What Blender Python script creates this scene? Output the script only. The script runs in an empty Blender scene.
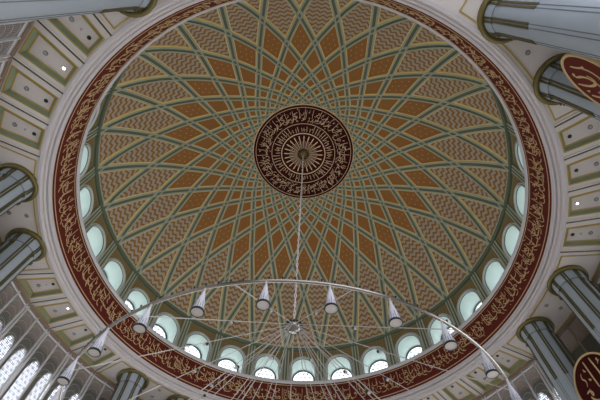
import bpy, math, random
from mathutils import Vector, Matrix

PI = math.pi
def R(d): return math.radians(d)
EYE = 1.6                      # camera height above the carpet
def zz(rel): return rel + EYE
scn = bpy.context.scene
COL = scn.collection
random.seed(7)

# ------------------------------------------------------------------ materials
def mat(name, color, rough=0.6, metal=0.0, spec=0.4, bump=None, noise=None):
    m = bpy.data.materials.new(name); m.use_nodes = True
    nt = m.node_tree; b = nt.nodes['Principled BSDF']
    b.inputs['Base Color'].default_value = (*color, 1)
    b.inputs['Roughness'].default_value = rough
    b.inputs['Metallic'].default_value = metal
    b.inputs['Specular IOR Level'].default_value = spec
    if noise:
        sc, amt = noise
        tc = nt.nodes.new('ShaderNodeTexCoord'); n = nt.nodes.new('ShaderNodeTexNoise')
        n.inputs['Scale'].default_value = sc; n.inputs['Detail'].default_value = 4
        nt.links.new(tc.outputs['Object'], n.inputs['Vector'])
        mx = nt.nodes.new('ShaderNodeMix'); mx.data_type = 'RGBA'
        mx.inputs['A'].default_value = (*[c * (1 - amt) for c in color], 1)
        mx.inputs['B'].default_value = (*[min(1, c * (1 + amt)) for c in color], 1)
        nt.links.new(n.outputs['Fac'], mx.inputs['Factor'])
        nt.links.new(mx.outputs['Result'], b.inputs['Base Color'])
    return m

def emit(name, color, strength):
    m = bpy.data.materials.new(name); m.use_nodes = True
    b = m.node_tree.nodes['Principled BSDF']
    b.inputs['Base Color'].default_value = (*color, 1)
    b.inputs['Emission Color'].default_value = (*color, 1)
    b.inputs['Emission Strength'].default_value = strength
    return m

class NT:
    """tiny helper for math node chains"""
    def __init__(s, m): s.nt = m.node_tree
    def new(s, t): return s.nt.nodes.new(t)
    def m(s, op, a, b=None, c=None):
        n = s.new('ShaderNodeMath'); n.operation = op
        for i, v in enumerate((a, b, c)):
            if v is None: continue
            if isinstance(v, (int, float)): n.inputs[i].default_value = v
            else: s.nt.links.new(v, n.inputs[i])
        return n.outputs[0]
    def mix(s, fac, ca, cb):
        n = s.new('ShaderNodeMix'); n.data_type = 'RGBA'
        for k, v in (('Factor', fac), ('A', ca), ('B', cb)):
            if isinstance(v, (tuple,)): n.inputs[k].default_value = (*v, 1)
            elif isinstance(v, (int, float)): n.inputs[k].default_value = v
            else: s.nt.links.new(v, n.inputs[k])
        return n.outputs['Result']

M = {}
M['cream'] = mat('cream_plaster', (.74, .69, .665), .55, noise=(.8, .06))
M['panel_cream'] = mat('panel_plaster', (.70, .645, .62), .5, noise=(.7, .10))
M['moulding'] = mat('white_moulding', (.66, .62, .64), .45)
M['lip'] = mat('lip_moulding', (.62, .59, .62), .4)
M['green_frame'] = mat('sage_frame', (.235, .30, .20), .5, noise=(3, .12))
M['gold'] = mat('gold_paint', (.52, .38, .10), .4, metal=.25)
M['olive'] = mat('olive_groove', (.10, .085, .035), .55)
M['brass'] = mat('antique_brass', (.20, .165, .06), .33, metal=.55)
M['strip'] = mat('olive_brass_strip', (.125, .11, .05), .38, metal=.35)
M['shaft'] = mat('cool_grey_stone', (.37, .42, .475), .35, noise=(1.5, .06))
M['shaft_line'] = mat('shaft_groove', (.17, .19, .21), .5)
M['maroon'] = mat('maroon_lacquer', (.125, .020, .016), .6, spec=.12, noise=(1.2, .1))
M['maroon_d'] = mat('dark_maroon_lacquer', (.055, .007, .006), .7, spec=.08)
M['script'] = mat('pale_gold_script', (.64, .47, .25), .5, spec=.2)
M['script_m'] = mat('ivory_gold_script', (.95, .72, .50), .6, spec=.1)
M['rib_light'] = mat('sage_rib_light', (.42, .45, .345), .55)
M['rib_dark'] = mat('sage_rib_dark', (.145, .168, .115), .6)
M['rib_gold'] = mat('rib_gold_edge', (.92, .74, .32), .5)
M['green_ring'] = mat('dark_green_cornice', (.12, .155, .10), .5)
M['mint'] = mat('mint_reveal', (.66, .78, .735), .45)
M['frame_grey'] = mat('window_surround', (.58, .59, .56), .45)
M['frame_dark'] = mat('dark_window_frame', (.10, .13, .12), .5)
M['steel'] = mat('brushed_steel', (.36, .34, .33), .22, metal=.9)
M['rod'] = mat('pale_rod', (.55, .53, .52), .4, metal=.2)
M['dark'] = mat('dark_fitting', (.03, .03, .03), .4)
M['lamp_glass'] = mat('milky_lamp_glass', (.74, .75, .88), .25)
M['lamp_disc'] = mat('frosted_disc', (.72, .71, .74), .4)
M['chain'] = mat('chain_metal', (.80, .74, .80), .4, metal=.1)
M['wood'] = mat('brown_screen_wood', (.115, .080, .060), .55)
M['wood_light'] = mat('tan_screen_frame', (.30, .225, .17), .5)
M['silver'] = mat('silver_mullion', (.70, .68, .69), .3, metal=.25)
M['lattice'] = mat('grey_brown_lattice', (.20, .175, .16), .5)
M['arc'] = mat('pale_lattice_arc', (.42, .40, .40), .4)
M['green_wall'] = mat('gallery_green_wall', (.10, .13, .085), .7)
M['carpet'] = mat('hall_carpet', (.42, .375, .32), .9, noise=(2, .2))
M['back'] = mat('backing_plaster', (.3, .3, .28), .8)
M['lit'] = emit('lit_downlight', (1, .98, .92), 9)
M['lens'] = mat('downlight_lens', (.36, .36, .37), .2)
M['chrome'] = mat('downlight_ring', (.45, .45, .45), .25, metal=.7)

# drum spandrel: ochre with a fine woven check
m = mat('ochre_spandrel', (.2, .13, .04), .65); n = NT(m); M['ochre'] = m
uv = n.new('ShaderNodeUVMap'); sx = n.new('ShaderNodeSeparateXYZ'); n.nt.links.new(uv.outputs[0], sx.inputs[0])
a = n.m('GREATER_THAN', n.m('FRACT', n.m('MULTIPLY', sx.outputs[0], 5.5)), .55)
b = n.m('GREATER_THAN', n.m('FRACT', n.m('MULTIPLY', sx.outputs[1], 5.5)), .55)
c = n.mix(n.m('MULTIPLY', n.m('ADD', a, b), .5), (.20, .142, .056), (.27, .20, .08))
n.nt.links.new(c, n.nt.nodes['Principled BSDF'].inputs['Base Color'])

# wave panels: uv = (azimuth in degrees, arc length down the dome in metres)
m = mat('wave_panel', (.3, .2, .1), .8, spec=.1); n = NT(m); M['wave'] = m
uv = n.new('ShaderNodeUVMap'); sx = n.new('ShaderNodeSeparateXYZ'); n.nt.links.new(uv.outputs[0], sx.inputs[0])
t = n.m('ABSOLUTE', n.m('SUBTRACT', n.m('FRACT', n.m('DIVIDE', sx.outputs[0], 2.25)), .5))      # 0..0.5 triangle
v = n.m('FRACT', n.m('ADD', n.m('DIVIDE', sx.outputs[1], .36), n.m('MULTIPLY', t, 1.0)))
mr = n.new('ShaderNodeMapRange'); mr.interpolation_type = 'SMOOTHSTEP'
tri = n.m('ABSOLUTE', n.m('SUBTRACT', v, .5))
n.nt.links.new(tri, mr.inputs[0]); mr.inputs[1].default_value = .245; mr.inputs[2].default_value = .325
c = n.mix(mr.outputs[0], (.475, .41, .325), (.345, .165, .050))
n.nt.links.new(c, n.nt.nodes['Principled BSDF'].inputs['Base Color'])

# brown panels with a scatter of small pale studs; plain brown nearer the centre
M['brown'] = mat('plain_brown_panel', (.375, .172, .056), .8, spec=.1)
m = mat('dotted_brown_panel', (.375, .172, .056), .8, spec=.1); n = NT(m); M['dotted'] = m
uv = n.new('ShaderNodeUVMap'); sx = n.new('ShaderNodeSeparateXYZ'); n.nt.links.new(uv.outputs[0], sx.inputs[0])
du = n.m('SUBTRACT', n.m('FRACT', n.m('MULTIPLY', sx.outputs[0], 5.0)), .5)
dv = n.m('SUBTRACT', n.m('FRACT', n.m('MULTIPLY', sx.outputs[1], 5.0)), .5)
d = n.m('SQRT', n.m('ADD', n.m('MULTIPLY', du, du), n.m('MULTIPLY', dv, dv)))
c = n.mix(n.m('LESS_THAN', d, .10), (.375, .172, .056), (.62, .46, .27))
n.nt.links.new(c, n.nt.nodes['Principled BSDF'].inputs['Base Color'])

# daylight panes: bright white glass with a hexagonal scatter of grey-blue lattice dots
def pane_mat(name, strength, su, sv, dot, dotcol, rad):
    m = bpy.data.materials.new(name); m.use_nodes = True; n = NT(m)
    bs = n.nt.nodes['Principled BSDF']; bs.inputs['Roughness'].default_value = .2
    uv = n.new('ShaderNodeUVMap'); sx = n.new('ShaderNodeSeparateXYZ'); n.nt.links.new(uv.outputs[0], sx.inputs[0])
    row = n.m('MULTIPLY', sx.outputs[1], sv)
    odd = n.m('MULTIPLY', n.m('MODULO', n.m('FLOOR', n.m('ADD', row, 1000)), 2), .5)
    du = n.m('SUBTRACT', n.m('FRACT', n.m('ADD', n.m('MULTIPLY', sx.outputs[0], su), odd)), .5)
    dv = n.m('SUBTRACT', n.m('FRACT', row), .5)
    d = n.m('SQRT', n.m('ADD', n.m('MULTIPLY', du, du), n.m('MULTIPLY', dv, dv)))
    c = n.mix(n.m('LESS_THAN', d, rad), (.93, .96, 1.0), dotcol)
    n.nt.links.new(c, bs.inputs['Emission Color']); bs.inputs['Emission Strength'].default_value = strength
    bs.inputs['Base Color'].default_value = (.5, .52, .55, 1)
    return m
M['drum_pane'] = pane_mat('drum_daylight_pane', 2.3, 4.0, 4.0, .2, (.12, .15, .20), .30)
M['drum_pane_boost'] = pane_mat('boosted_drum_pane', 7.5, 4.0, 4.0, .2, (.12, .15, .20), .30)  # stronger emission added to brighten the far side of the dome
M['bay_pane'] = pane_mat('bay_daylight_pane', 1.9, 4.5, 4.5, .2, (.20, .27, .46), .30)

# ------------------------------------------------------------------ mesh builder
class MB:
    def __init__(s): s.v = []; s.f = []; s.mi = []; s.uv = []
    def face(s, pts, mi=0, uvs=None):
        k = len(s.v); s.v += [tuple(p) for p in pts]
        s.f.append(tuple(range(k, k + len(pts)))); s.mi.append(mi)
        s.uv.append(uvs or [(0, 0)] * len(pts))
    def grid(s, rows, mi=0, closed=False, uvf=None, mis=None, flip=False):
        """rows: list of equal-length point lists"""
        k = len(s.v); nr, nc = len(rows), len(rows[0])
        for r in rows: s.v += [tuple(p) for p in r]
        for i in range(nr - 1):
            for j in range(nc if closed else nc - 1):
                j2 = (j + 1) % nc
                f = (k + i * nc + j, k + i * nc + j2, k + (i + 1) * nc + j2, k + (i + 1) * nc + j)
                uv = [uvf(i, j), uvf(i, j + 1), uvf(i + 1, j + 1), uvf(i + 1, j)] if uvf else [(0, 0)] * 4
                if flip: f = f[::-1]; uv = uv[::-1]
                s.f.append(f); s.uv.append(uv)
                s.mi.append(mis(i, j) if mis else mi)
    def lathe(s, prof, n=64, a0=0, a1=360, mi=0, c=(0, 0, 0), mis=None):
        full = abs(a1 - a0) >= 359.999
        rows = []
        for i in range(n if full else n + 1):
            t = R(a0 + (a1 - a0) * i / n)
            rows.append([(c[0] + r * math.cos(t), c[1] + r * math.sin(t), c[2] + z) for r, z in prof])
        if full: rows.append(rows[0])
        s.grid(rows, mi, mis=mis)
    def tube(s, pts, r, n=6, mi=0, closed=False, radii=None, cap=True):
        P = [Vector(p) for p in pts]; N = len(P); rows = []
        for i in range(N):
            if closed: t = P[(i + 1) % N] - P[i - 1]
            else: t = P[min(i + 1, N - 1)] - P[max(i - 1, 0)]
            t.normalize()
            u = t.cross(Vector((0, 0, 1)))
            if u.length < 1e-3: u = t.cross(Vector((1, 0, 0)))
            u.normalize(); w = t.cross(u)
            rr = radii[i] if radii else r
            rows.append([P[i] + (u * math.cos(2 * PI * k / n) + w * math.sin(2 * PI * k / n)) * rr for k in range(n)])
        if closed: rows.append(rows[0])
        s.grid(rows, mi, closed=True)
        if cap and not closed:
            s.face(rows[0][::-1], mi); s.face(rows[-1], mi)
    def box(s, c, ax, ay, az_, mi=0):
        """centre, three half-extent vectors"""
        c, ax, ay, az_ = map(Vector, (c, ax, ay, az_))
        q = lambda i, j, k: c + ax * i + ay * j + az_ * k
        for f in (((-1,-1,-1),(-1,1,-1),(1,1,-1),(1,-1,-1)), ((-1,-1,1),(1,-1,1),(1,1,1),(-1,1,1)),
                  ((-1,-1,-1),(1,-1,-1),(1,-1,1),(-1,-1,1)), ((-1,1,-1),(-1,1,1),(1,1,1),(1,1,-1)),
                  ((-1,-1,-1),(-1,-1,1),(-1,1,1),(-1,1,-1)), ((1,-1,-1),(1,1,-1),(1,1,1),(1,-1,1))):
            s.face([q(*t) for t in f], mi)
    def sphere(s, c, r, n=10, m_=6, mi=0, sq=1):
        rows = []
        for i in range(m_ + 1):
            t = PI * i / m_
            rows.append([(c[0] + r * math.sin(t) * math.cos(2 * PI * j / n), c[1] + r * math.sin(t) * math.sin(2 * PI * j / n), c[2] + r * sq * math.cos(t)) for j in range(n)])
        s.grid(rows, mi, closed=True, flip=True)
    def build(s, name, mats, parent=None, smooth=False, loc=None, rz=0):
        me = bpy.data.meshes.new(name)
        me.from_pydata(s.v, [], s.f)
        if not isinstance(mats, (list, tuple)): mats = [mats]
        for m_ in mats: me.materials.append(m_)
        me.polygons.foreach_set('material_index', s.mi)
        if any(u != (0, 0) for q in s.uv for u in q):
            l = me.uv_layers.new(name='UVMap'); flat = []
            for q in s.uv:
                for u in q: flat += [u[0], u[1]]
            l.data.foreach_set('uv', flat)
        if smooth: me.polygons.foreach_set('use_smooth', [True] * len(me.polygons))
        me.update()
        o = bpy.data.objects.new(name, me); COL.objects.link(o)
        if loc: o.location = loc
        o.rotation_euler.z = rz
        if parent: o.parent = parent
        return o

def tag(o, label=None, cat=None, group=None, kind=None):
    if label: o['label'] = label
    if cat: o['category'] = cat
    if group: o['group'] = group
    if kind: o['kind'] = kind
    return o
def empty(name, loc=(0, 0, 0), rz=0, parent=None):
    o = bpy.data.objects.new(name, None); COL.objects.link(o)
    o.location = loc; o.rotation_euler.z = rz; o.empty_display_size = .2
    if parent: o.parent = parent
    return o
def dup(o, parent=None, rz=None, loc=None):
    c = o.copy(); COL.objects.link(c)
    if parent is not None: c.parent = parent
    if rz is not None: c.rotation_euler.z = rz
    if loc is not None: c.location = loc
    return c
def copy_tree(o, parent=None):
    c = o.copy(); COL.objects.link(c)
    if parent is not None: c.parent = parent
    for ch in list(o.children): copy_tree(ch, c)
    return c
def pol(r, a, z): return Vector((r * math.cos(R(a)), r * math.sin(R(a)), z))

# ------------------------------------------------------------------ layout (metres, dome axis at the origin)
D0 = 9.0                         # azimuth of the first pair of columns
HB, RB = zz(13.516), 10.0        # lower edge of the maroon band
HD, RD = zz(15.036), 9.766       # lip above it
HE, RE = zz(17.827), 10.347      # springing of the dome
HC, RC = zz(13.132), 10.246      # flat ceiling, edge of the round opening
RW = 12.2                        # lattice screens
SR = 10.63; SZ = zz(26.015) - SR # dome sphere
RDR = 10.42                      # drum wall
RMED, HMED = 3.415, zz(25.27)

# ------------------------------------------------------------------ setting: floor, ceiling, walls
mb = MB(); mb.lathe([(0, 0), (8, 0), (19, 0)], 48)
tag(mb.build('floor', M['carpet']), kind='structure')

# flat ceiling ring with its hole (two-sided slab), separate from the panels fixed below it
BAYS = [-141, 159, -21, 39]
IN_, OUT_, REC = 10.43, 12.03, .13
_y = lambda r: math.tan(R(3.75)) * r - .255
CELL = [Vector((IN_, -_y(IN_))), Vector((OUT_, -_y(OUT_))), Vector((OUT_, _y(OUT_))), Vector((IN_, _y(IN_)))]
cells = [bc - 11.25 + 7.5 * k for bc in BAYS for k in range(4)]
mb = MB(); RI, RX = RC - .02, RW + 1.6
for k in range(48):
    a_ = D0 - 3.75 + 7.5 * k
    pa = lambda r, d: (r * math.cos(R(a_ + d)), r * math.sin(R(a_ + d)), HC)
    if any(abs((a_ - c + 180) % 360 - 180) < .1 for c in cells):
        q = []
        for v in CELL:
            c_, s_ = math.cos(R(a_)), math.sin(R(a_)); q.append((v.x * c_ - v.y * s_, v.x * s_ + v.y * c_, HC))
        ds = [-3.75, -1.9, 0, 1.9, 3.75]
        mb.face([pa(RI, d) for d in ds] + [q[3], q[0]]); mb.face([pa(RX, d) for d in ds[::-1]] + [q[1], q[2]])
        mb.face([pa(RI, -3.75), q[0], q[1], pa(RX, -3.75)]); mb.face([pa(RX, 3.75), q[2], q[3], pa(RI, 3.75)])
    else:
        mb.grid([[pa(RI, d), pa(RX, d)] for d in (-3.75, -1.9, 0, 1.9, 3.75)])
mb.lathe([(RX, HC), (RX, HC + .3), (RI, HC + .3), (RI, HC)], 96)
tag(mb.build('ceiling', M['cream']), kind='structure')

# stepped white moulding from the flat ceiling up to the maroon band
prof = []
def arcprof(c, r, a0, a1, n):
    return [(c[0] + r * math.cos(R(a0 + (a1 - a0) * i / n)), c[1] + r * math.sin(R(a0 + (a1 - a0) * i / n))) for i in range(n + 1)]
prof = [(RC + .12, HC + .01), (RC + .12, HC - .04), (RC + .075, HC - .05)]
def torus(cx, cz, r): return arcprof((cx, cz), r, -60, -215, 8)
prof += torus(RC + .03, HC + .01, .058)
prof += [(RC + .04, HC + .085), (RC + .035, HC + .10), (RC - .05, HC + .085)]
prof += torus(RC - .075, HC + .14, .058)
prof += [(RC - .065, HC + .22), (RC - .07, HC + .235), (RC - .15, HC + .215)]
prof += torus(RC - .165, HC + .265, .05)
prof += [(RC - .15, HC + .335), (RB + .08, HC + .35), (RB + .015, HB - .0), (RB + .2, HB + .02)]
mb = MB(); mb.lathe(prof, 180)
tag(mb.build('trim_1', M['moulding'], smooth=False), kind='structure')

# lip over the band and the ledge behind it
prof = arcprof((RD + .06, HD), .095, 200, -20, 10)[::-1]
prof = [(RD + .02, HD - .17)] + arcprof((RD + .07, HD - .03), .105, -110, -300, 12) + [(RD + .2, HD + .07), (RDR + .02, HD + .07)]
mb = MB(); mb.lathe(prof, 180)
tag(mb.build('trim_2', M['lip'], smooth=True), kind='structure')

# ------------------------------------------------------------------ calligraphy generator (broad-nib strokes)
def bez(p, n=9):
    out = []
    for i in range(n):
        t = i / (n - 1); q = [Vector((x, y)) for x, y in p]
        while len(q) > 1: q = [q[k] * (1 - t) + q[k + 1] * t for k in range(len(q) - 1)]
        out.append((q[0].x, q[0].y))
    return out
def glyph(kind, rnd):
    j = lambda s: rnd.uniform(-s, s)
    if kind == 'alif':  return [bez([(.02, 1.0), (-.03, .97), (0, .6), (.02 + j(.02), .18)])]
    if kind == 'lam':   return [bez([(.02, 1.0), (-.02, .7), (0, .35), (.02, .12), (-.12, -.04), (-.26, .02), (-.30, .16)], 12)]
    if kind == 'nun':   return [bez([(.16, .34), (.22, -.12), (-.02, -.26), (-.26, -.10), (-.24, .28)], 12)]
    if kind == 'waw':   return [bez([(.06, .30), (-.10, .46), (-.16, .20), (.04, .20), (.10, .30), (.06, .0), (-.18, -.18)], 13)]
    if kind == 'mim':   return [bez([(.0, .26), (.16, .40), (.2, .12), (0, .12), (-.08, .26), (.10, .34)], 11)]
    if kind == 'ba':    return [bez([(.28, .30), (.26, .06), (0, .08), (-.24, .08), (-.28, .28)], 10)]
    if kind == 'ra':    return [bez([(.05, .30), (.10, .02), (-.06, -.12), (-.22, -.10)], 8)]
    if kind == 'kaf':   return [bez([(.34, .86), (.1, .72), (-.18, .62), (-.08, .52), (.2, .42)], 11), bez([(.2, .42), (.24, .16), (.0, .14), (-.30, .18)], 9)]
    if kind == 'ha':    return [bez([(.1, .42), (-.18, .36), (-.12, .04), (.10, .10), (.12, .30), (-.06, .28), (-.06, .14)], 13)]
    if kind == 'ayn':   return [bez([(.14, .46), (-.06, .56), (-.12, .32), (.1, .30)], 9), bez([(.1, .30), (-.2, .22), (-.22, -.22), (.16, -.16)], 10)]
    if kind == 'sin':   return [bez([(.3, .34), (.26, .1), (.18, .1), (.18, .3)], 7), bez([(.18, .3), (.14, .08), (.06, .1), (.05, .3)], 7), bez([(.05, .3), (.02, -.2), (-.28, -.2), (-.27, .2)], 10)]
    if kind == 'slash': return [bez([(.08, .07), (0, .03), (-.08, -.05)], 4)]
    if kind == 'hook':  return [bez([(.06, .05), (.0, .10), (-.04, .03), (.02, 0), (-.03, -.07)], 7)]
    if kind == 'dot':   return [[(.022, .0), (-.022, 0)]]
    return []
def nib(mb, pts, W, f, pen=55, lo=.3, mi=0, thick=None):
    """pts in 2-D, W nib width, f maps (u, v, lift) to 3-D: a ribbon slightly proud of the surface, with side walls"""
    L, Rr = [], []
    N = len(pts)
    for i in range(N):
        x, y = pts[i]
        x0, y0 = pts[max(i - 1, 0)]; x1, y1 = pts[min(i + 1, N - 1)]
        dx, dy = x1 - x0, y1 - y0; l = math.hypot(dx, dy) or 1e-6
        ang = math.atan2(dy, dx)
        w = W * (lo + (1 - lo) * abs(math.sin(ang - R(pen))))
        if i in (0, N - 1) and N > 3: w *= .55
        nx, ny = -dy / l * w / 2, dx / l * w / 2
        L.append((x + nx, y + ny)); Rr.append((x - nx, y - ny))
    rows = [[f(a[0], a[1], 0), f(a[0], a[1], 1), f(b[0], b[1], 1), f(b[0], b[1], 0)] for a, b in zip(L, Rr)]
    mb.grid(rows, mi)
def script_line(mb, length, height, f, rnd, W, density=1.0, mi=0):
    """a dense two-tier line of thuluth-like strokes filling length x height"""
    u = 0.0
    low = ['nun', 'waw', 'mim', 'ba', 'ra', 'ha', 'ayn', 'sin', 'lam', 'kaf', 'nun', 'ayn']
    def put(kind, cu, base, s, w=W, wide=1.0):
        for st in glyph(kind, rnd):
            nib(mb, [((cu - x * s * wide), base + y * s) for x, y in st], w, f, mi=mi)
    tick = 0
    while u < length - .05 * height:
        put(rnd.choice(low), u, height * rnd.uniform(.20, .30), height * rnd.uniform(.50, .66), W, rnd.uniform(1.1, 1.5))
        if tick % 2 == 0:
            put(rnd.choice(['alif', 'alif', 'lam']), u + rnd.uniform(.02, .12) * height, height * rnd.uniform(.20, .30), height * rnd.uniform(.62, .70))
        if tick % 2 == 1 or rnd.random() < .4:
            put(rnd.choice(low[:8]), u + rnd.uniform(-.1, .15) * height, height * rnd.uniform(.52, .66), height * rnd.uniform(.36, .50), W * .9, rnd.uniform(1.0, 1.4))
        for k in range(rnd.choice([1, 1, 2])):
            put(rnd.choice(['slash', 'hook', 'hook', 'dot', 'dot']), u + rnd.uniform(-.15, .2) * height, height * rnd.uniform(.1, .93), height * .8, W * .8)
        u += height * rnd.uniform(.26, .36) / density; tick += 1

# ------------------------------------------------------------------ maroon calligraphy band
rnd = random.Random(11)
BT = HD - .16; BTR = RD + .035      # top of the band below the lip
def band(t, lift=0.0):              # t 0..1 up the band
    r = RB + (BTR - RB) * t - .06 * math.sin(PI * t) * 0 - lift
    return r, HB + (BT - HB) * t
mb = MB(); mb.lathe([(RB + .16, HB - .01)] + [band(i / 6) for i in range(7)] + [(RB + .16, BT)], 180)
band_o = tag(mb.build('calligraphy_band', M['maroon'], smooth=True),
    'wide maroon band of gold calligraphy circling the round opening under the dome', 'calligraphy band')
for t0, nm in ((.075, 'border_line'), (.935, 'border_line')):
    mb = MB(); r0, z0 = band(t0 - .011, .012); r1, z1 = band(t0 + .011, .012)
    mb.lathe([(r0 + .02, z0), (r0, z0), (r1, z1), (r1 + .02, z1)], 180)
    mb.build(nm, M['script'], band_o)
mb = MB(); rm = 9.88; LEN = 2 * PI * rm; BHT = (BT - HB)
def fb(u, v, l):
    t = .12 + v / BHT * 1.0
    r, z = band(t, .018 * l)
    return pol(r, -math.degrees(u / rm), z)
script_line(mb, LEN, BHT * .80, fb, rnd, .030, 1.75)
mb.build('lettering', M['script'], band_o)

# ------------------------------------------------------------------ dome
POLAR = [76.75, 56.42, 44.22, 35.85, 30.57, 26.9, 23.98, 21.15, 19.3, 17.8, 16.6, 15.6]
def polar(mm):
    i = int(math.floor(mm)); i = max(0, min(i, len(POLAR) - 2)); t = mm - i
    p1, p2 = POLAR[i], POLAR[i + 1]
    p0 = POLAR[i - 1] if i > 0 else p1 + (p1 - p2) * 1.35
    p3 = POLAR[i + 2] if i + 2 < len(POLAR) else p2 - (p1 - p2) * .8
    return .5 * ((2 * p1) + (-p0 + p2) * t + (2 * p0 - 5 * p1 + 4 * p2 - p3) * t * t + (-p0 + 3 * p1 - 3 * p2 + p3) * t ** 3)
def dome_pt(az, mm, lift=0.0):
    th = R(polar(mm)); r = SR - lift
    return Vector((r * math.sin(th) * math.cos(R(az)), r * math.sin(th) * math.sin(R(az)), SZ + r * math.cos(th)))
def arc_len(mm): return SR * R(76.75 - polar(mm))
MMAX = 10
mb = MB(); NS = 5
for k in range(30):
    for lev in range(0, MMAX):           # rhomb centred at level lev (lev 0: only its upper half)
        azc = D0 + 12 * k + (6 if lev % 2 == 0 else 0)
        mi = 0 if lev <= 1 else (1 if lev == 2 else 2)
        def P(s, t):                      # s,t in -0.5..0.5
            return azc + 6 * (s - t), lev + (s + t)
        if lev == 0:
            # the triangle standing on the springing between two nodes
            azc = D0 + 12 * k + 6
            rows = []; uvs = []
            for i in range(NS + 1):
                mm = i / NS
                row = []; ur = []
                for j in range(NS + 1):
                    aa = azc + (6 * (1 - mm)) * (2 * j / NS - 1)
                    row.append(dome_pt(aa, mm)); ur.append((aa, arc_len(mm)))
                rows.append(row); uvs.append(ur)
            mb.grid(rows, 0, uvf=lambda i, j: uvs[i][j])
            continue
        rows = []; uvs = []
        for i in range(NS + 1):
            row = []; ur = []
            for j in range(NS + 1):
                s, t = i / NS - .5, j / NS - .5
                aa, mm = P(s, t)
                row.append(dome_pt(aa, max(mm, 0)))
                ur.append((aa, arc_len(mm)) if mi != 1 else (i / NS, j / NS))
            rows.append(row); uvs.append(ur)
        mb.grid(rows, mi, uvf=lambda i, j: uvs[i][j])
rows = [[dome_pt(a * 6, mm) for a in range(60)] for mm in (9.4, 11)]
mb.grid(rows, 2, closed=True)
mb.face([dome_pt(a * 6, 11) for a in range(60)], 2)
dome = tag(mb.build('ceiling_dome', [M['wave'], M['dotted'], M['brown']], smooth=True),
    'great round dome of brown and grey panels crossed by sage green ribs', 'dome', kind='structure')
def rib_mesh(sgn, name):
    mb = MB(); N = 56
    H0 = .004 if sgn > 0 else 0.0
    prof = [(-.50, -.02, 2), (-.50, .055, 2), (-.405, .055, 2), (-.405, .10, 0), (-.17, .10, 0), (-.14, .06, 1), (.14, .06, 1), (.17, .10, 0), (.405, .10, 0), (.405, .055, 2), (.50, .055, 2), (.50, -.02, 2)]
    rows = []
    for i in range(N + 1):
        mm = 9.6 * i / N
        p = dome_pt(sgn * 6 * mm, mm)
        q0 = dome_pt(sgn * 6 * max(mm - .02, 0), max(mm - .02, 0)); q1 = dome_pt(sgn * 6 * (mm + .02), mm + .02)
        t = (q1 - q0).normalized()
        nrm = (Vector((0, 0, SZ)) - p).normalized()
        sd = nrm.cross(t).normalized()
        rr = math.hypot(p.x, p.y)
        w = .285 + .0145 * rr
        rows.append([p + sd * (x * w) + nrm * (h * (.55 + .045 * rr) + H0) for x, h, _ in prof])
    mids = [1, 2, 2, 0, 0, 1, 1, 0, 0, 2, 2]
    seq = [2, 2, 2, 0, 1, 1, 1, 0, 2, 2, 2]
    mb.grid(rows, mis=lambda i, j: seq[j])
    return mb.build(name, [M['rib_light'], M['rib_dark'], M['rib_gold']], dome)
ra = rib_mesh(1, 'rib'); rb = rib_mesh(-1, 'rib')
ra.rotation_euler.z = rb.rotation_euler.z = R(D0)
for k in range(1, 30):
    dup(ra, rz=R(D0 + 12 * k)); dup(rb, rz=R(D0 + 12 * k))
# green cornice ring at the springing
mb = MB(); mb.lathe([(RE + .06, HE - .14), (RE - .05, HE - .14), (RE - .10, HE - .05), (RE - .10, HE + .02), (RE - .03, HE + .03), (RE - .06, HE + .09), (RE - .08, HE + .16), (RE - .02, HE + .18)], 180, mis=lambda i, j: 1 if j in (4, 5, 6) else 0)
mb.build('cornice_ring', [M['green_ring'], M['rib_light']], dome)

# drum: wall with thirty arched openings, green double ribs on the piers
WHW, WTOP = .70, zz(17.12); WSP = WTOP - .76; FR = .16
def cyl(x, r, z, azc): return pol(r, azc + math.degrees(x / RDR), z)
def arch_pts(hw, top, bot, spring, n=14):
    pts = [(-hw, bot), (-hw, (bot + spring) / 2)]
    for i in range(n + 1):
        t = PI - PI * i / n
        pts.append((hw * math.cos(t), spring + (top - spring) * math.sin(t)))
    pts += [(hw, (bot + spring) / 2), (hw, bot)]
    return pts
DZ0 = HD + .05; DZ1 = HE
mb = MB()
hwid = RDR * R(6)
for k in range(30):
    azc = D0 + 6 + 12 * k
    A = arch_pts(WHW, WTOP, DZ0, WSP)
    n_ = len(A)
    B = []
    for i, (x, z) in enumerate(A):
        if i < 2: B.append((-hwid, z))
        elif i > n_ - 3: B.append((hwid, z))
        else:
            t = (i - 2) / (n_ - 5)
            # run up the left edge, along the top, down the right edge
            per = [(-hwid, WSP), (-hwid, DZ1), (hwid, DZ1), (hwid, WSP)]
            L = [DZ1 - WSP, 2 * hwid, DZ1 - WSP]; tot = sum(L); d = t * tot
            for q in range(3):
                if d <= L[q] + 1e-9:
                    f = d / L[q]; B.append((per[q][0] + (per[q + 1][0] - per[q][0]) * f, per[q][1] + (per[q + 1][1] - per[q][1]) * f)); break
                d -= L[q]
    rows = []
    uvq = []
    for a_, b_ in zip(A, B):
        rows.append([cyl(a_[0] + (b_[0] - a_[0]) * t, RDR, a_[1] + (b_[1] - a_[1]) * t, azc) for t in (0, .5, 1)])
        uvq.append([(a_[0] + (b_[0] - a_[0]) * t + 5, a_[1] + (b_[1] - a_[1]) * t) for t in (0, .5, 1)])
    mb.grid(rows, uvf=lambda i, j: uvq[i][j])
# corners above the arch: fill the two top corners missed by the sweep
drum = tag(mb.build('wall_drum', M['ochre']), kind='structure')
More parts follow.
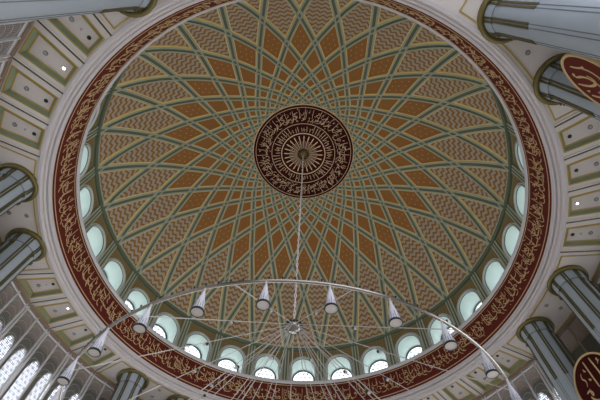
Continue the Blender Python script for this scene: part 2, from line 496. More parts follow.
# pier ribs
mb = MB()
def pier_rows(x0, x1, mi_seq, lifts):
    pass
prof = [(-.24, .0), (-.24, .04), (-.21, .04), (-.21, .075), (-.13, .075), (-.11, .035), (-.06, .035), (-.04, .075), (.04, .075), (.06, .035), (.11, .035), (.13, .075), (.21, .075), (.21, .04), (.24, .04), (.24, 0)]
rows = [[cyl(x, RDR - h, z, 0) for x, h in prof] for z in (DZ0, HE - .1)]
mb.grid(rows, mis=lambda i, j: {0: 1, 1: 1, 13: 1, 14: 1, 4: 1, 5: 1, 6: 1, 8: 1, 9: 1, 10: 1}.get(j, 0))
pr = mb.build('pier_rib', [M['rib_light'], M['rib_dark']], drum); pr.rotation_euler.z = R(D0)
for k in range(1, 30): dup(pr, rz=R(D0 + 12 * k))

# drum windows
def drum_window():
    w = empty('window_1'); tag(w, kind='structure')
    A = arch_pts(WHW, WTOP, DZ0, WSP, 18); Bq = arch_pts(WHW + FR, WTOP + FR, DZ0, WSP, 18)
    mb = MB()
    prof = [(0, -.02), (0, .03), (.18, .03), (.2, .10), (.55, .10), (.57, .03), (.72, .03), (.74, .08), (1, .08), (1, -.02)]
    rows = [[cyl(a_[0] + (b_[0] - a_[0]) * t, RDR - h, a_[1] + (b_[1] - a_[1]) * t, 0) for t, h in prof] for a_, b_ in zip(A, Bq)]
    mb.grid(rows, mis=lambda i, j: 1 if j in (0, 1, 4, 5, 6) else 0)
    mb.build('surround', [M['frame_grey'], M['frame_dark']], w, smooth=False)
    # splayed mint reveal
    DEP = .95
    C = arch_pts(WHW * .93, WTOP - .08, DZ0 - .05, WSP - .05, 18)
    mb = MB()
    rows = [[cyl(a_[0] + (c_[0] - a_[0]) * t, RDR + DEP * t, a_[1] + (c_[1] - a_[1]) * t, 0) for t in (0, .33, .66, 1)] for a_, c_ in zip(A, C)]
    mb.grid(rows); mb.build('reveal', M['mint'], w, smooth=True)
    mb = MB(); mb.face([cyl(-WHW, RDR, DZ0, 0), cyl(WHW, RDR, DZ0, 0), cyl(WHW * .93, RDR + DEP, DZ0, 0), cyl(-WHW * .93, RDR + DEP, DZ0, 0)])
    mb.build('sill', M['mint'], w)
    # pane with dark frame and a centre bar
    E_ = arch_pts(WHW * .93 - .09, WTOP - .17, DZ0 - .05, WSP - .05, 18)
    mb = MB(); rp = RDR + DEP - .03
    rows = [[cyl(a_[0], rp + .05, a_[1], 0), cyl(a_[0], rp - .03, a_[1], 0), cyl(b_[0], rp - .03, b_[1], 0), cyl(b_[0], rp + .05, b_[1], 0)] for a_, b_ in zip(C, E_)]
    mb.grid(rows); mb.build('frame', M['frame_dark'], w)
    mb = MB()
    N = len(E_)
    for i in range(N // 2):
        a_, b_ = E_[i], E_[i + 1]; c_, d_ = E_[N - 2 - i], E_[N - 1 - i]
        mb.face([cyl(q[0], rp + .03, q[1], 0) for q in (a_, d_, c_, b_)], 0, [(q[0] + 9, q[1]) for q in (a_, d_, c_, b_)])
    mb.build('pane', M['drum_pane'], w)
    return w
w0 = drum_window(); w0.rotation_euler.z = R(D0 + 6)
for k in range(1, 30):
    c = copy_tree(w0); c.name = 'window_%d' % (k + 1); c.rotation_euler.z = R(D0 + 6 + 12 * k)
    if 212 < D0 + 6 + 12 * k < 328:          # panes hidden by the lip, given extra glow to light the far dome
        for ch_ in c.children:
            if ch_.name.startswith('pane'):
                ch_.data = ch_.data.copy(); ch_.data.materials[0] = M['drum_pane_boost']

# ------------------------------------------------------------------ medallion at the crown
mb = MB()
mb.lathe([(RMED - .06, HMED + .30), (RMED, HMED + .08), (RMED, HMED), (RMED - .05, HMED - .03), (RMED - .12, HMED), (2.2, HMED - .012), (1.5, HMED - .016), (0, HMED - .02)], 120,
         mis=lambda i, j: 1 if j in (1, 2) else 0)
med = tag(mb.build('medallion', [M['maroon_d'], M['script_m']]), 'round dark maroon medallion of ivory calligraphy at the crown of the dome', 'medallion')
hz = HMED - .02
def fm(r, a, l): return pol(r, a, hz - .02 * l - .004)
def ringline(r0, r1, nm):
    mb = MB(); mb.lathe([(r0, hz), (r0, hz - .03), (r1, hz - .03), (r1, hz)], 96); mb.build(nm, M['script_m'], med)
ringline(1.44, 1.50, 'ring_line'); ringline(2.12, 2.15, 'ring_line'); ringline(3.20, 3.225, 'ring_line')
rnd = random.Random(5)
mb = MB(); RM0 = 2.2
def fmed(u, v, l): return fm(3.17 - (.97 - v), math.degrees(u / 2.7), l)
script_line(mb, 2 * PI * 2.7, 1.06, lambda u, v, l: fm(2.14 + v, -math.degrees(u / 2.7), l), rnd, .031, 1.6)
mb.build('lettering', M['script_m'], med)
mb = MB()
for i in range(56):
    a_ = 360 / 56 * i + rnd.uniform(-1, 1)
    u0 = R(a_) * 1.8
    r0 = 1.56 + rnd.uniform(0, .05); r1 = rnd.choice([2.06, 2.08, 1.95, 1.85])
    nib(mb, [(u0 + .02, r0), (u0, (r0 + r1) / 2), (u0 + rnd.uniform(-.02, .02), r1)], .036, lambda u, v, l: fm(v, math.degrees(u / 1.8), l), lo=.6)
    if rnd.random() < .5:
        g = rnd.choice(['ra', 'mim', 'slash', 'hook', 'waw'])
        for st in glyph(g, rnd):
            nib(mb, [(u0 + .1 + x * .35, 1.72 + y * .45) for x, y in st], .04, lambda u, v, l: fm(v, math.degrees(u / 1.8), l))
mb.build('inner_lettering', M['script_m'], med)
mbp = MB()
pet = [(.42, .010), (.7, .018), (1.0, .028), (1.2, .037), (1.29, .028), (1.32, 0)]
top = [fm(r, math.degrees(w / r), 1) for r, w in pet] + [fm(r, -math.degrees(w / r), 1) for r, w in pet[-2::-1]]
mbp.face(top)
for i in range(len(top)):
    p, q = top[i], top[(i + 1) % len(top)]
    mbp.face([p, (p.x, p.y, hz), (q.x, q.y, hz), q])
pe = mbp.build('petal', M['script_m'], med)
for i in range(1, 24): dup(pe, rz=R(15 * i))
mb = MB()
for i in range(24):
    a_ = 15 * i + 7.5
    nib(mb, [(0, .34), (0, .6), (0, .95)], .014, lambda u, v, l: fm(v, a_ + math.degrees(u / .7), l), lo=1)
mb.build('fine_ray', M['script_m'], med)
mb = MB(); mb.lathe([(.30, hz), (.30, hz - .05), (.24, hz - .07), (.24, hz - .14), (.16, hz - .2), (0, hz - .22)], 24)
mb.build('boss', M['brass'], med, smooth=True)

# ------------------------------------------------------------------ columns
CR = 11.086
SB_HI = zz(10.45)
def column(az, rad=.575):
    t = empty('column', pol(CR, az, 0), R(az))
    mb = MB()
    prof = [(rad + .16, 0), (rad + .16, .35), (rad + .06, .42), (rad + .02, .5), (rad, .6), (rad, HC - .62), (rad + .015, HC - .58), (rad + .015, HC - .54), (rad + .0, HC - .50), (rad + .045, HC - .46), (rad + .065, HC - .08), (rad + .10, HC)]
    mb.lathe(prof, 48)
    mb.build('shaft', M['shaft'], t, smooth=True)
    mb = MB()
    mb.lathe([(rad + .04, HC - .02), (rad + .04, HC - .10)] + arcprof((rad + .15, HC - .07), .08, 200, 380, 8) + [(rad + .23, HC)], 48)
    mb.build('collar', M['brass'], t, smooth=True)
    mb = MB(); mb.lathe([(rad + .012, HC - .56), (rad + .03, HC - .55), (rad + .03, HC - .53), (rad + .012, HC - .52)], 48)
    mb.build('neck_ring', M['shaft_line'], t)
    def strip(a_):
        mb = MB(); hw = 3.1; rr = rad + .022
        rows = []
        for z, dr in ((SB_HI, 0), (HC - .72, 0), (HC - .66, .03), (HC - .56, .035), (HC - .5, .01), (HC - .44, .045), (HC - .07, .065)):
            rows.append([pol(rad - .02 + dr, a_ - hw, z), pol(rr + dr, a_ - hw, z), pol(rr + dr + .006, a_, z), pol(rr + dr, a_ + hw, z), pol(rad - .02 + dr, a_ + hw, z)])
        mb.grid(rows)
        mb.face(rows[0][::-1])
        kp = pol(rad + .07, a_, HC - .63); mb.sphere(kp, .035, 8, 5)
        return mb
    base = None
    for k in range(8):
        for s in (-4.6, 4.6):
            a_ = 45 * k + s
            if base is None:
                base = strip(0).build('brass_strip', M['strip'], t); base.rotation_euler.z = R(a_)
            else: dup(base, rz=R(a_))
    mb = MB()
    for k in range(8):
        for s in (-4.6, 4.6):
            a_ = 45 * k + s
            rows = [[pol(rad - .01, a_ - .9, z), pol(rad + .008, a_ - .9, z), pol(rad + .008, a_ + .9, z), pol(rad - .01, a_ + .9, z)] for z in (.7, SB_HI)]
            mb.grid(rows)
    mb.build('groove_line', M['shaft_line'], t)
    return t
c0 = column(0)
cols = [(16.4, 'lower right grey column with its foot end below the right edge, left of the lower right plaque'),
        (1.6, 'right-hand grey column of the pair behind the lower right plaque'),
        (-43.6, 'grey column partly hidden by the upper right oval plaque'),
        (-58.4, 'grey column nearest the top right corner, crossing the top edge'),
        (136.4, 'grey column at the bottom left, left one of its pair, beside the lattice windows'),
        (121.6, 'grey column whose brass collar just shows at the bottom edge under the band'),
        (-172.6 + 360 - 360, 'lower of the two grey columns on the left edge'),
        (-157.4 - 7.2, 'upper of the two grey columns on the left edge'),
        (-118.4, 'huge foreshortened grey column across the top left corner')]
az_list = [D0 + 7.4, D0 - 7.4, D0 - 60 + 7.4, D0 - 60 - 7.4, D0 + 120 + 7.4, D0 + 120 - 7.4, D0 + 180 - 7.4, D0 + 180 + 7.4, D0 - 120 - 7.4]
labels = ['fluted grey column just left of the lower right plaque',
          'fluted grey column at the right edge, rising behind the lower right plaque',
          'fluted grey column partly hidden by the upper right plaque',
          'fluted grey column in the top right corner, above the upper right plaque',
          'fluted grey column at the bottom left beside the bright lattice windows',
          'fluted grey column whose brass collar only just shows at the bottom edge',
          'lower of the two fluted grey columns on the left edge',
          'upper of the two fluted grey columns on the left edge',
          'fluted grey column seen hugely foreshortened across the top left corner']
for i, (a_, lb) in enumerate(zip(az_list, labels)):
    c = c0 if i == 0 else copy_tree(c0)
    c.location = pol(CR, a_, 0); c.rotation_euler.z = R(a_)
    tag(c, lb, 'column', 'fluted columns standing in pairs under the ceiling ring')

# ------------------------------------------------------------------ ceiling panels, dividers, downlights
def flat_strip(mb, P, Q, w, z0, z1, mi=0):
    P, Q = Vector(P), Vector(Q); d = (Q - P).normalized(); s = Vector((-d.y, d.x, 0)) * w / 2
    c = (P + Q) / 2; c.z = (z0 + z1) / 2
    mb.box(c, d * (Q - P).length / 2, s, (0, 0, (z1 - z0) / 2), mi)
def ring_frame(mb, outer, inner, z0, z1, mi=0):
    n = len(outer)
    for i in range(n):
        j = (i + 1) % n
        o0, o1, i0, i1 = outer[i], outer[j], inner[i], inner[j]
        mb.face([(o0[0], o0[1], z0), (i0[0], i0[1], z0), (i1[0], i1[1], z0), (o1[0], o1[1], z0)], mi)
        mb.face([(o0[0], o0[1], z1), (o0[0], o0[1], z0), (o1[0], o1[1], z0), (o1[0], o1[1], z1)], mi)
        mb.face([(i0[0], i0[1], z0), (i0[0], i0[1], z1), (i1[0], i1[1], z1), (i1[0], i1[1], z0)], mi)
def inset(poly, d):
    n = len(poly); out = []
    for i in range(n):
        p0, p1, p2 = Vector(poly[i - 1]), Vector(poly[i]), Vector(poly[(i + 1) % n])
        e0 = (p1 - p0).normalized(); e1 = (p2 - p1).normalized()
        n0 = Vector((-e0.y, e0.x)); n1 = Vector((-e1.y, e1.x))
        k = (n0 + n1); k = k / max(.2, k.dot(n0))
        out.append(p1 + k * d)
    return out
# one recessed cell centred on azimuth 0: gold edge, sloping green side, inner gold edge, cream field
def loop_faces(mb, A, zA, B, zB, mi=0):
    for i in range(4):
        j = (i + 1) % 4
        mb.face([(A[i].x, A[i].y, zA), (B[i].x, B[i].y, zB), (B[j].x, B[j].y, zB), (A[j].x, A[j].y, zA)], mi)
def ceiling_panel():
    t = empty('ceiling_panel', (0, 0, 0))
    g0, g1, g2, g3 = inset(CELL, -.012), inset(CELL, .032), inset(CELL, .125), inset(CELL, .165)
    mb = MB(); loop_faces(mb, g0, HC, g0, HC - .014); loop_faces(mb, g0, HC - .014, g1, HC - .010); loop_faces(mb, g1, HC - .010, g1, HC + .03)
    mb.build('gold_edge', M['gold'], t)
    mb = MB(); loop_faces(mb, g1, HC + .02, g2, HC + REC); mb.build('green_border', M['green_frame'], t)
    mb = MB(); loop_faces(mb, g2, HC + REC, g2, HC + REC - .02); loop_faces(mb, g2, HC + REC - .02, g3, HC + REC - .016); loop_faces(mb, g3, HC + REC - .016, g3, HC + REC + .03)
    mb.build('gold_edge', M['gold'], t)
    mb = MB(); mb.face([(p.x, p.y, HC + REC + .012) for p in g2[::-1]]); mb.build('field', M['panel_cream'], t)
    return t
p0 = ceiling_panel()
bays = {-141: 'upper left', 159: 'lower left', -21: 'right', 39: 'lower right'}
order = ['first', 'second', 'third', 'fourth']
lit = {(-141, 2, 2), (-21, 1, 2), (159, 1, 2), (39, 0, 2)}
def downlight(name, r, ring, m_lens):
    t = empty(name)
    mb = MB(); mb.lathe([(r * .72, -.012), (r * .8, -.03), (r, -.026), (r + .012, 0)], 20); mb.build('trim_ring', ring, t)
    mb = MB(); mb.lathe([(0, -.01), (r * .74, -.012)], 20); mb.build('lens', m_lens, t)
    return t
dl_big = downlight('downlight', .072, M['chrome'], M['lens'])
dl_mid = downlight('sensor', .035, M['moulding'], M['lens'])
dl_dark = downlight('downlight', .058, M['dark'], M['dark'])
dl_lit = downlight('downlight', .062, M['chrome'], M['lit'])
protos_used = {}
def place_dl(proto, a_, r, label, cat, group, zup=False):
    key = proto.name
    if key not in protos_used: protos_used[key] = 1; t = proto
    else: t = copy_tree(proto)
    t.location = pol(r, a_, HC + (REC + .010 if zup else -.001)); tag(t, label, cat, group)
first = True
for bc, where in bays.items():
    for k in range(4):
        # number the panels along the ring, clockwise in the photograph
        a_ = bc - 11.25 + 7.5 * k
        t = p0 if first else copy_tree(p0); first = False
        t.rotation_euler.z = R(a_)
        n_ = k
        desc = {-141: ['nearest the left columns', 'second from the left columns', 'second from the top left column', 'nearest the top left column'],
                159: ['nearest the bottom left column', 'second from the bottom left column', 'second below the left columns', 'first below the left columns'],
                -21: ['nearest the upper right columns', 'second below the upper right columns', 'second above the right edge column', 'just above the right edge column'],
                39: ['nearest the lower right column', 'second from the lower right column', 'third from the lower right column', 'fourth from the lower right column']}[bc]
        if bc == -141: dd = desc[k] if False else desc[::1][k]
        dd = desc[k] if bc != 159 else desc[k]
        tag(t, 'green and gold bordered cream ceiling panel, %s in the %s bay' % (dd, where), 'ceiling panel', 'bordered panels of the ceiling ring')
        if bc == 39 and k > 2: pass
        for q, (r_, pr_) in enumerate(((11.46, dl_big), (11.1, dl_mid), (10.79, dl_dark))):
            if q == 1 and (bc, k) not in {(-141, 3), (-141, 0), (159, 3), (-21, 3), (39, 0)}: continue
            pp = dl_lit if (q == 2 and (bc, k) in {(-141, 2), (-21, 2), (159, 2)}) else pr_
            nm = {0: 'silver downlight at outer end', 1: 'tiny dot amid', 2: 'dark downlight at inner end'}[q]
            if pp is dl_lit: nm = 'glowing downlight at inner end'
            place_dl(pp, a_, r_, '%s of ceiling panel %s' % (nm, dd), 'downlight' if q != 1 else 'sensor', 'downlights set in the ceiling panels', True)
# olive divider strips between panels
div = None
for bc in bays:
    names = {-141: 'upper left', 159: 'lower left', -21: 'right', 39: 'lower right'}[bc]
    for k in range(5):
        a_ = bc - 15 + 7.5 * k
        if div is None:
            mb = MB(); mb.box((11.25, 0, HC - .009), (.87, 0, 0), (0, .034, 0), (0, 0, .009))
            mb.box((11.25, .062, HC - .018), (.87, 0, 0), (0, .028, 0), (0, 0, .018), 1)
            mb.box((11.25, -.062, HC - .018), (.87, 0, 0), (0, .028, 0), (0, 0, .018), 1)
            div = mb.build('trim_3', [M['olive'], M['cream']]); o = div; nt_ = 3
        else:
            nt_ += 1; o = dup(div); o.name = 'trim_%d' % nt_
        o.rotation_euler.z = R(a_); tag(o, kind='structure')
# gold outlined fields around each pair of columns
pf = None
pairs = {9: 'lower right', -51: 'upper right', 129: 'bottom left', 189: 'left', -111: 'top left'}
for pc, where in pairs.items():
    if pf is None:
        x0, x1 = 10.46, 12.12
        y0 = math.tan(R(15)) * x0; y1 = math.tan(R(15)) * x1
        N = 8; poly = []
        a0 = 15 - math.degrees(.20 / 10.46); a1 = 15 - math.degrees(.18 / 12.1)
        inner = [Vector((10.46 * math.cos(R(a)), 10.46 * math.sin(R(a)))) for a in [a0 - 2 * a0 * i / 12 for i in range(13)]]
        outer = [Vector((12.1 * math.cos(R(a)), 12.1 * math.sin(R(a)))) for a in [-a1 + 2 * a1 * i / 12 for i in range(13)]]
        poly = inner + outer
        mb = MB(); ring_frame(mb, poly, inset(poly, .04), HC - .03, HC)
        pf = mb.build('gold_outline', M['gold']); o = pf
    else: o = dup(pf)
    o.rotation_euler.z = R(pc)
    nt_ += 1; o.name = 'trim_%d' % nt_; tag(o, kind='structure')
    for r_, pr_ in ((10.82, dl_big), (11.48, dl_big)):
        place_dl(pr_, pc, r_, 'silver downlight amid the %s column pair, %s the dome' % (where, 'nearer' if r_ < 11 else 'farther from'), 'downlight', 'downlights between paired columns')

# ------------------------------------------------------------------ lattice screens round the ring
ZS0 = zz(5.6)                    # foot of the screens
RO = 13.5                        # gallery wall behind
SPAC = .078
def screen_bay(a0, ncell, light, name, label, wood):
    t = empty(name, (0, 0, 0), 0)
    mfr = M['wood_light'] if wood else M['silver']
    mlat = M['wood'] if wood else M['lattice']
    mb = MB()
    for i in range(ncell):
        A, B = pol(RW, a0 + 7.5 * i, 0), pol(RW, a0 + 7.5 * (i + 1), 0)
        d = (B - A); L = d.length; d.normalize(); nrm = Vector((-d.y, d.x, 0))
        n = int(L / SPAC)
        for j in range(1, n):
            p = A + d * (L * j / n); mb.box((p.x, p.y, (ZS0 + HC) / 2), d * .008, nrm * .006, (0, 0, (HC - ZS0) / 2))
        nz = int((HC - ZS0) / SPAC)
        for j in range(nz):
            z = ZS0 + (HC - ZS0) * j / nz
            mb.box(((A.x + B.x) / 2, (A.y + B.y) / 2, z), d * L / 2, nrm * .006, (0, 0, .008))
    lat = mb.build('lattice', mlat, t)
    # nested arcs laid over the lattice, one tier over the next
    mb = MB()
    if not wood:
        for i in range(ncell):
            for h in range(2):
                A, B = pol(RW, a0 + 7.5 * i, 0), pol(RW, a0 + 7.5 * (i + 1), 0)
                d = (B - A); L = d.length; d.normalize(); nrm = Vector((-d.y, d.x, 0))
                c = A + d * L * (.27 + .46 * h); mb = MB()
                for q in range(5):
                    zc = HC - .75 - .34 * q; rad = .30
                    pts = [c + nrm * .02 + d * (rad * math.cos(R(g))) + Vector((0, 0, zc + rad * 1.15 * math.sin(R(g)))) for g in range(0, 181, 15)]
                    mb.tube(pts, .009, 4)
                mb.build('arc_tracery', M['arc'], t)
    for i in range(ncell + 1):
        P = pol(RW - .03, a0 + 7.5 * i, 0); tn = Vector((-math.sin(R(a0 + 7.5 * i)), math.cos(R(a0 + 7.5 * i)), 0)); rd = pol(1, a0 + 7.5 * i, 0)
        mb = MB()
        for s in (-1, 1): mb.box((P.x + tn.x * .075 * s, P.y + tn.y * .075 * s, (ZS0 + HC) / 2), tn * .028, rd * .05, (0, 0, (HC - ZS0) / 2))
        mb.build('double_mullion', mfr, t)
        if i < ncell:
            am = a0 + 7.5 * (i + .5); P = pol(RW - .025, am, 0) * math.cos(R(3.75)); tn = Vector((-math.sin(R(am)), math.cos(R(am)), 0)); rd = pol(1, am, 0)
            mb = MB(); mb.box((P.x, P.y, (ZS0 + HC) / 2), tn * .03, rd * .04, (0, 0, (HC - ZS0) / 2))
            mb.build('mullion', mfr, t)
    mb = MB(); mb2 = MB()
    for i in range(ncell):
        A, B = pol(RW - .02, a0 + 7.5 * i, 0), pol(RW - .02, a0 + 7.5 * (i + 1), 0)
        d = (B - A) / 2; nrm = Vector((-d.y, d.x, 0)).normalized(); c = (A + B) / 2
        mb.box((c.x, c.y, HC - .08), d, nrm * .07, (0, 0, .08))
        mb2.box((c.x, c.y, HC - .24), d, nrm * .03, (0, 0, .02))
    mb.build('head_rail', M['wood_light'], t); mb2.build('upper_rail', mfr, t)
    tag(t, label, 'lattice screen', 'lattice screens closing the bays')
    return t
for bc, where in bays.items():
    screen_bay(bc - 22.5, 6, True, 'lattice_screen', {-141: 'sliver of dark lattice screen at the upper left edge behind the ceiling panels', 159: 'silver mullioned lattice screen over bright arched windows at the lower left',
        -21: 'lattice screen beyond the right-hand ceiling panels, at the right edge', 39: 'silver mullioned lattice screen at the bottom right beside the column'}[bc], False)
for pc, where in pairs.items():
    if pc == -111: continue
    screen_bay(pc - 7.5, 2, False, 'lattice_screen', 'dark brown lattice screen between the %s pair of columns' % where, True)

# dark soffit over the gallery behind the screens
mb = MB(); mb.lathe([(RW + .06, HC - .01), (RW + 1.28, HC - .01), (RW + 1.28, HC - .03), (RW + .06, HC - .03), (RW + .06, HC - .01)], 96)
tag(mb.build('ceiling_gallery', M['wood_light']), kind='structure')
# gallery wall behind the screens, with arched daylight windows
win_n = 30
GZ0, GZ1 = zz(5.3), HC + .1
def gallery(a0, a1, windows, side):
    mb = MB(); step = 3.75; n = int(round((a1 - a0) / step))
    hw, top, spring, bot = .355, zz(12.65), zz(11.8), zz(5.9)
    A = arch_pts(hw, top, bot, spring, 10)
    hx = RO * R(step / 2)
    def cy(x, r, z, az): return pol(r, az + math.degrees(x / RO), z)
    for k in range(n):
        az = a0 + step * (k + .5)
        if not windows:
            mb.grid([[cy(-hx, RO, z, az), cy(hx, RO, z, az)] for z in (0, GZ1)]); continue
        L = [(-hx, GZ0), (-hw, GZ0)]
        mb.face([cy(x, RO, z, az) for x, z in ((-hx, GZ0), (hx, GZ0), (hx, bot), (-hx, bot))])
        N = len(A); half_ = N // 2
        for i in range(half_):
            (x0, z0), (x1, z1) = A[i], A[i + 1]
            mb.face([cy(-hx, RO, z0, az), cy(x0, RO, z0, az), cy(x1, RO, z1, az), cy(-hx, RO, z1, az)])
            mb.face([cy(-x0, RO, z0, az), cy(hx, RO, z0, az), cy(hx, RO, z1, az), cy(-x1, RO, z1, az)])
        mb.face([cy(x, RO, z, az) for x, z in ((-hx, top), (hx, top), (hx, GZ1), (-hx, GZ1))])
    o = mb.build('wall_' + side, M['green_wall']); tag(o, kind='structure')
    return A, cy, n, step
win_proto = None
def bay_windows(a0, a1):
    global win_proto, win_n
    step = 3.75; n = int(round((a1 - a0) / step))
    hw, top, spring, bot = .355, zz(12.65), zz(11.8), zz(5.9)
    A = arch_pts(hw, top, bot, spring, 10)
    def cy(x, r, z): return pol(r, math.degrees(x / RO), z)
    for k in range(n):
        az = a0 + step * (k + .5); win_n += 1
        if win_proto is None:
            w = empty('window_%d' % win_n)
            B = arch_pts(hw - .035, top - .035, bot + .03, spring, 10)
            mb = MB(); rows = [[cy(a_[0], RO + .08, a_[1]), cy(a_[0], RO - .03, a_[1]), cy(b_[0], RO - .03, b_[1]), cy(b_[0], RO + .08, b_[1])] for a_, b_ in zip(A, B)]
            mb.grid(rows); mb.build('frame', M['silver'], w)
            mb = MB(); N = len(B)
            for i in range(N // 2):
                q4 = (B[i], B[N - 1 - i], B[N - 2 - i], B[i + 1])
                mb.face([cy(q[0], RO + .06, q[1]) for q in q4], 0, [(q[0] + 9, q[1]) for q in q4])
            mb.build('pane', M['bay_pane'], w)
            win_proto = w
        else:
            w = copy_tree(win_proto); w.name = 'window_%d' % win_n
        w.rotation_euler.z = R(az); tag(w, kind='structure')
for bc, where in bays.items():
    gallery(bc - 22.5, bc + 22.5, True, where.replace(' ', '_'))
    bay_windows(bc - 22.5, bc + 22.5)
for bc, where in ((99, 'far'), (-81, 'near')):     # the two bays outside the frame close the ring
    gallery(bc - 22.5, bc + 22.5, True, where); bay_windows(bc - 22.5, bc + 22.5)
gallery(61.5, 76.5, False, 'behind_far')
for pc, where in pairs.items():
    gallery(pc - 7.5, pc + 7.5, False, 'behind_' + where.replace(' ', '_'))

# ------------------------------------------------------------------ round plaques hung between the paired columns
def plaque(az, z, rad, label, seed, r=10.58):
    t = empty('plaque', pol(r, az, z), R(az))
    # local frame: x outwards, y along the ring, z up; the face looks towards the dome axis (-x)
    def f(u, v, l): return Vector((-.035 - .014 * l, -u, v))
    mb = MB(); N = 56
    circ = lambda rr, x: [Vector((x, rr * math.cos(2 * PI * i / N), rr * math.sin(2 * PI * i / N))) for i in range(N)]
    rows = [circ(rad * .93, -.035), circ(0.01, -.035)]
    mb.grid(rows, closed=True)
    mb.grid([circ(rad * .97, .04), circ(0.01, .04)], closed=True, flip=True)
    mb.build('board', M['maroon_d' if seed == 1 else 'maroon'], t)
    mb = MB(); rows = [circ(rad * .95, .05), circ(rad, .05), circ(rad, -.03), circ(rad * .985, -.06), circ(rad * .945, -.06), circ(rad * .925, -.03), circ(rad * .925, .0)]
    mb.grid(rows, closed=True); mb.build('gilt_rim', M['script'], t)
    mb = MB(); S = rad
    def st(pts, w=.07, n=12, pen=55): nib(mb, [(x * S, y * S) for x, y in bez(pts, n)], w * S, f, pen=pen, lo=.35)
    if seed == 1:
        st([(.05, .82), (.02, .5), (.0, .2), (-.02, -.1)], .07)
        st([(.35, .75), (.33, .3), (.40, -.05), (.1, -.15)], .07)
        st([(-.32, .62), (-.46, .5), (-.42, .36), (-.28, .44), (-.3, .3), (-.42, .18)], .05)
        st([(-.12, .66), (-.18, .58), (-.08, .55)], .05); st([(-.16, .32), (-.2, .24), (-.1, .26)], .05)
        st([(.55, -.05), (.2, .2), (.0, -.25), (.35, -.2), (.2, -.6), (-.5, -.5), (-.55, -.1)], .08, 18)
        st([(-.6, .05), (-.3, .15), (-.3, -.25), (-.55, -.2), (-.4, .1)], .06)
        st([(.62, .45), (.5, .52), (.55, .62), (.68, .55), (.5, .4)], .05)
        st([(.1, -.62), (-.1, -.75), (-.3, -.68)], .05); st([(.5, -.5), (.3, -.7), (.15, -.6)], .06)
    else:
        st([(-.1, .75), (-.12, .3), (-.05, -.05), (.25, -.1), (.3, .15)], .08)
        st([(.3, .6), (.15, .75), (.05, .55), (.3, .45), (.4, .1), (-.1, -.1)], .08, 16)
        st([(-.45, .55), (-.5, .1), (-.4, -.35), (0, -.45), (.5, -.4), (.55, .1)], .08, 16)
        st([(.55, .5), (.5, .2), (.62, .0)], .06)
        st([(-.3, .62), (-.36, .54), (-.26, .52)], .05); st([(-.6, .3), (-.66, .22), (-.56, .2)], .05)
        st([(-.25, .2), (-.3, .1), (-.2, .1)], .05); st([(.1, -.65), (-.05, -.72), (-.2, -.66)], .05)
        st([(.35, -.6), (.25, -.68), (.2, -.6)], .05)
    mb.build('lettering', M['script'], t)
    mb = MB()
    for s in (-1, 1): mb.tube([(.03, s * .5 * rad, .3 * rad), (.62, s * .95, .35 * rad)], .025, 6)
    mb.build('bracket', M['dark'], t)
    t.rotation_euler = (0, -.07, R(az))
    tag(t, label, 'plaque', 'round calligraphy plaques hung between columns')
plaque(D0, zz(9.26), 1.03, 'round dark maroon plaque with gilt rim and calligraphy at the lower right corner', 1)
plaque(D0 - 60, zz(9.32), 1.03, 'red plaque with gilt rim and calligraphy at the upper right edge, seen obliquely', 2)

# ------------------------------------------------------------------ chandelier
CX = -.07
ch = empty('chandelier', (CX, 0, zz(5.5)))
tag(ch, 'wide steel ring chandelier on radiating rods, hung by a chain from the medallion', 'chandelier')
RR = 5.34
HUB = 9.62 - 5.5
mb = MB(); mb.lathe([(RR + .034 * math.cos(R(g)), .032 * math.sin(R(g))) for g in range(0, 361, 30)], 240)
mb.build('ring', M['steel'], ch, smooth=True)
R2_, Z2_ = 4.4, 3.4 - 5.5
mb = MB(); mb.lathe([(R2_ + .055 * math.cos(R(g)), Z2_ + .045 * math.sin(R(g))) for g in range(0, 361, 30)], 160)
mb.build('lower_ring', M['steel'], ch, smooth=True)
mb = MB(); mb.lathe([(.0, HUB + .30), (.05, HUB + .30), (.06, HUB + .16), (.20, HUB + .12), (.27, HUB + .02), (.27, HUB - .08), (.16, HUB - .14), (0, HUB - .2)], 24)
hub = mb.build('hub', M['steel'], ch, smooth=True)
mb = MB()
for k in range(15): mb.sphere(pol(.27, -102 + 24 * k + 12, HUB + .03), .05, 8, 5)
mb.build('hub_stud', M['dark'], hub)
def rod(r1, z1, r_=.0105):
    mb = MB(); p = Vector((.2, 0, HUB - .03)); q = Vector((r1, 0, z1))
    mb.tube([p, q], r_, 6)
    o = mb.build('rod', M['rod'], ch)
    mb = MB(); mm = (Vector((0, 0, HUB)) + q) / 2; mb.sphere(mm, .045, 8, 6); mb.sphere((mm.x + .055, mm.y, mm.z - .05), .04, 8, 5, 1)
    mb.build('bead', [M['dark'], M['rod']], o)
    return o
for (r1, z1, off) in ((RR, .03, 0), (R2_, Z2_ + .03, 0)):
    o = rod(r1, z1); o.rotation_euler.z = R(-102 + off)
    for k in range(1, 15):
        c = copy_tree(o); c.rotation_euler.z = R(-102 + off + 24 * k)
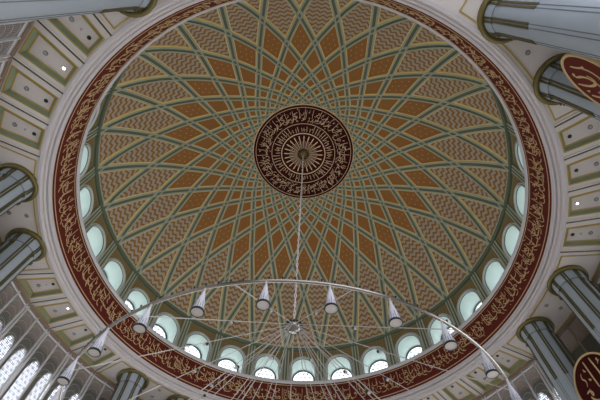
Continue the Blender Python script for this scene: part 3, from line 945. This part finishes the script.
# conical lamps under the ring
def lamp():
    mb = MB(); h = .60
    # pleated milky cone
    rows = []
    for t in (0, .12, .4, .7, .95, 1):
        rr = .016 + (.108 - .016) * t
        rows.append([(rr * (1 + (.04 if j % 2 else 0)) * math.cos(2 * PI * j / 32), rr * (1 + (.04 if j % 2 else 0)) * math.sin(2 * PI * j / 32), -.09 - (h - .09) * t) for j in range(32)])
    mb.grid(rows, closed=True, flip=True)
    o = mb.build('lamp', M['lamp_glass'], ch)
    mb = MB()
    for j in range(16):
        a_ = 22.5 * j; l = .10 if j % 2 else .17
        mb.tube([pol(.113, a_, -h + .02), pol(.113 * (1 - l * 1.35), a_, -h + .02 + l)], .0045, 4)
    mb.build('fringe', M['shaft_line'], o)
    mb = MB(); mb.lathe([(.100, -h + .02), (.117, -h + .015), (.121, -h - .01), (.102, -h - .018)], 28)
    mb.build('rim', M['dark'], o)
    mb = MB(); mb.lathe([(0, -h - .012), (.104, -h - .008)], 28); mb.build('diffuser', M['lamp_disc'], o)
    mb = MB(); mb.tube([(0, 0, -.03), (0, 0, -.10)], .022, 8); mb.build('stem', M['rod'], o)
    return o
l0 = lamp()
for k in range(-1, 11):
    a_ = -155.15 + 12 * k
    o = l0 if k == -1 else copy_tree(l0)
    o.location = pol(RR, a_ + 12, 0)
# knobs along the top of the ring
mb = MB(); mb.sphere((0, 0, .015), .021, 8, 5); mb.tube([(0, 0, -.03), (0, 0, .02)], .014, 6)
k0 = mb.build('knob', M['dark'], ch)
for i in range(60):
    o = k0 if i == 0 else dup(k0)
    o.location = pol(RR + .01, -167.2 + 2.5 * i, .065)
# chain up to the medallion boss
mb = MB(); z1 = HMED - .34 - zz(5.5); z0 = HUB + .28; n = 66
for i in range(n):
    f = (i + .5) / n; zc = z0 + (z1 - z0) * f; x = .07 * f
    hl = (z1 - z0) / n * .62; w = .034
    pts = []
    for g in range(0, 360, 45):
        u = w * math.cos(R(g)); v = hl * math.sin(R(g))
        pts.append((x + (u if i % 2 else 0), (0 if i % 2 else u), zc + v))
    mb.tube(pts, .019, 4, closed=True)
mb.build('chain', M['chain'], ch)

# ------------------------------------------------------------------ light: daylight through the open arcade below and the windows
w = bpy.data.worlds.new('daylight'); scn.world = w; w.use_nodes = True
nt = w.node_tree; bg = nt.nodes['Background']
n = NT(w); tc = n.new('ShaderNodeTexCoord'); sx = n.new('ShaderNodeSeparateXYZ'); nt.links.new(tc.outputs['Generated'], sx.inputs[0])
lobe = n.m('ADD', n.m('MULTIPLY', sx.outputs[0], .88), n.m('MULTIPLY', sx.outputs[1], .28))
st_ = n.m('MULTIPLY', n.m('ADD', 1.0, lobe), 2.5)
bg.inputs['Color'].default_value = (.98, .97, .96, 1); nt.links.new(st_, bg.inputs['Strength'])

# ------------------------------------------------------------------ camera
cam = bpy.data.cameras.new('camera'); co = bpy.data.objects.new('camera', cam); COL.objects.link(co)
cam.sensor_width = 36; cam.lens = 396.36 / 600 * 36; cam.clip_end = 200
P, ROLL, YAW, DIST = 1.082362, .0492142512, .00711969678, 9.88583706
cp, sp = math.cos(P), math.sin(P)
Z = Matrix.Rotation(YAW, 3, 'Z')
F = Z @ Vector((0, cp, sp)); U = Z @ Vector((0, -sp, cp)); X = Z @ Vector((1, 0, 0))
X2 = X * math.cos(ROLL) + U * math.sin(ROLL); U2 = -X * math.sin(ROLL) + U * math.cos(ROLL)
mw = Matrix(((X2.x, U2.x, -F.x, 0), (X2.y, U2.y, -F.y, -DIST), (X2.z, U2.z, -F.z, EYE), (0, 0, 0, 1)))
co.matrix_world = mw
scn.camera = co
vs = scn.view_settings
vs.view_transform = 'Standard'; vs.look = 'None'; vs.gamma = 1; vs.exposure = 0.0
try: vs.use_curve_mapping = False
except Exception: pass
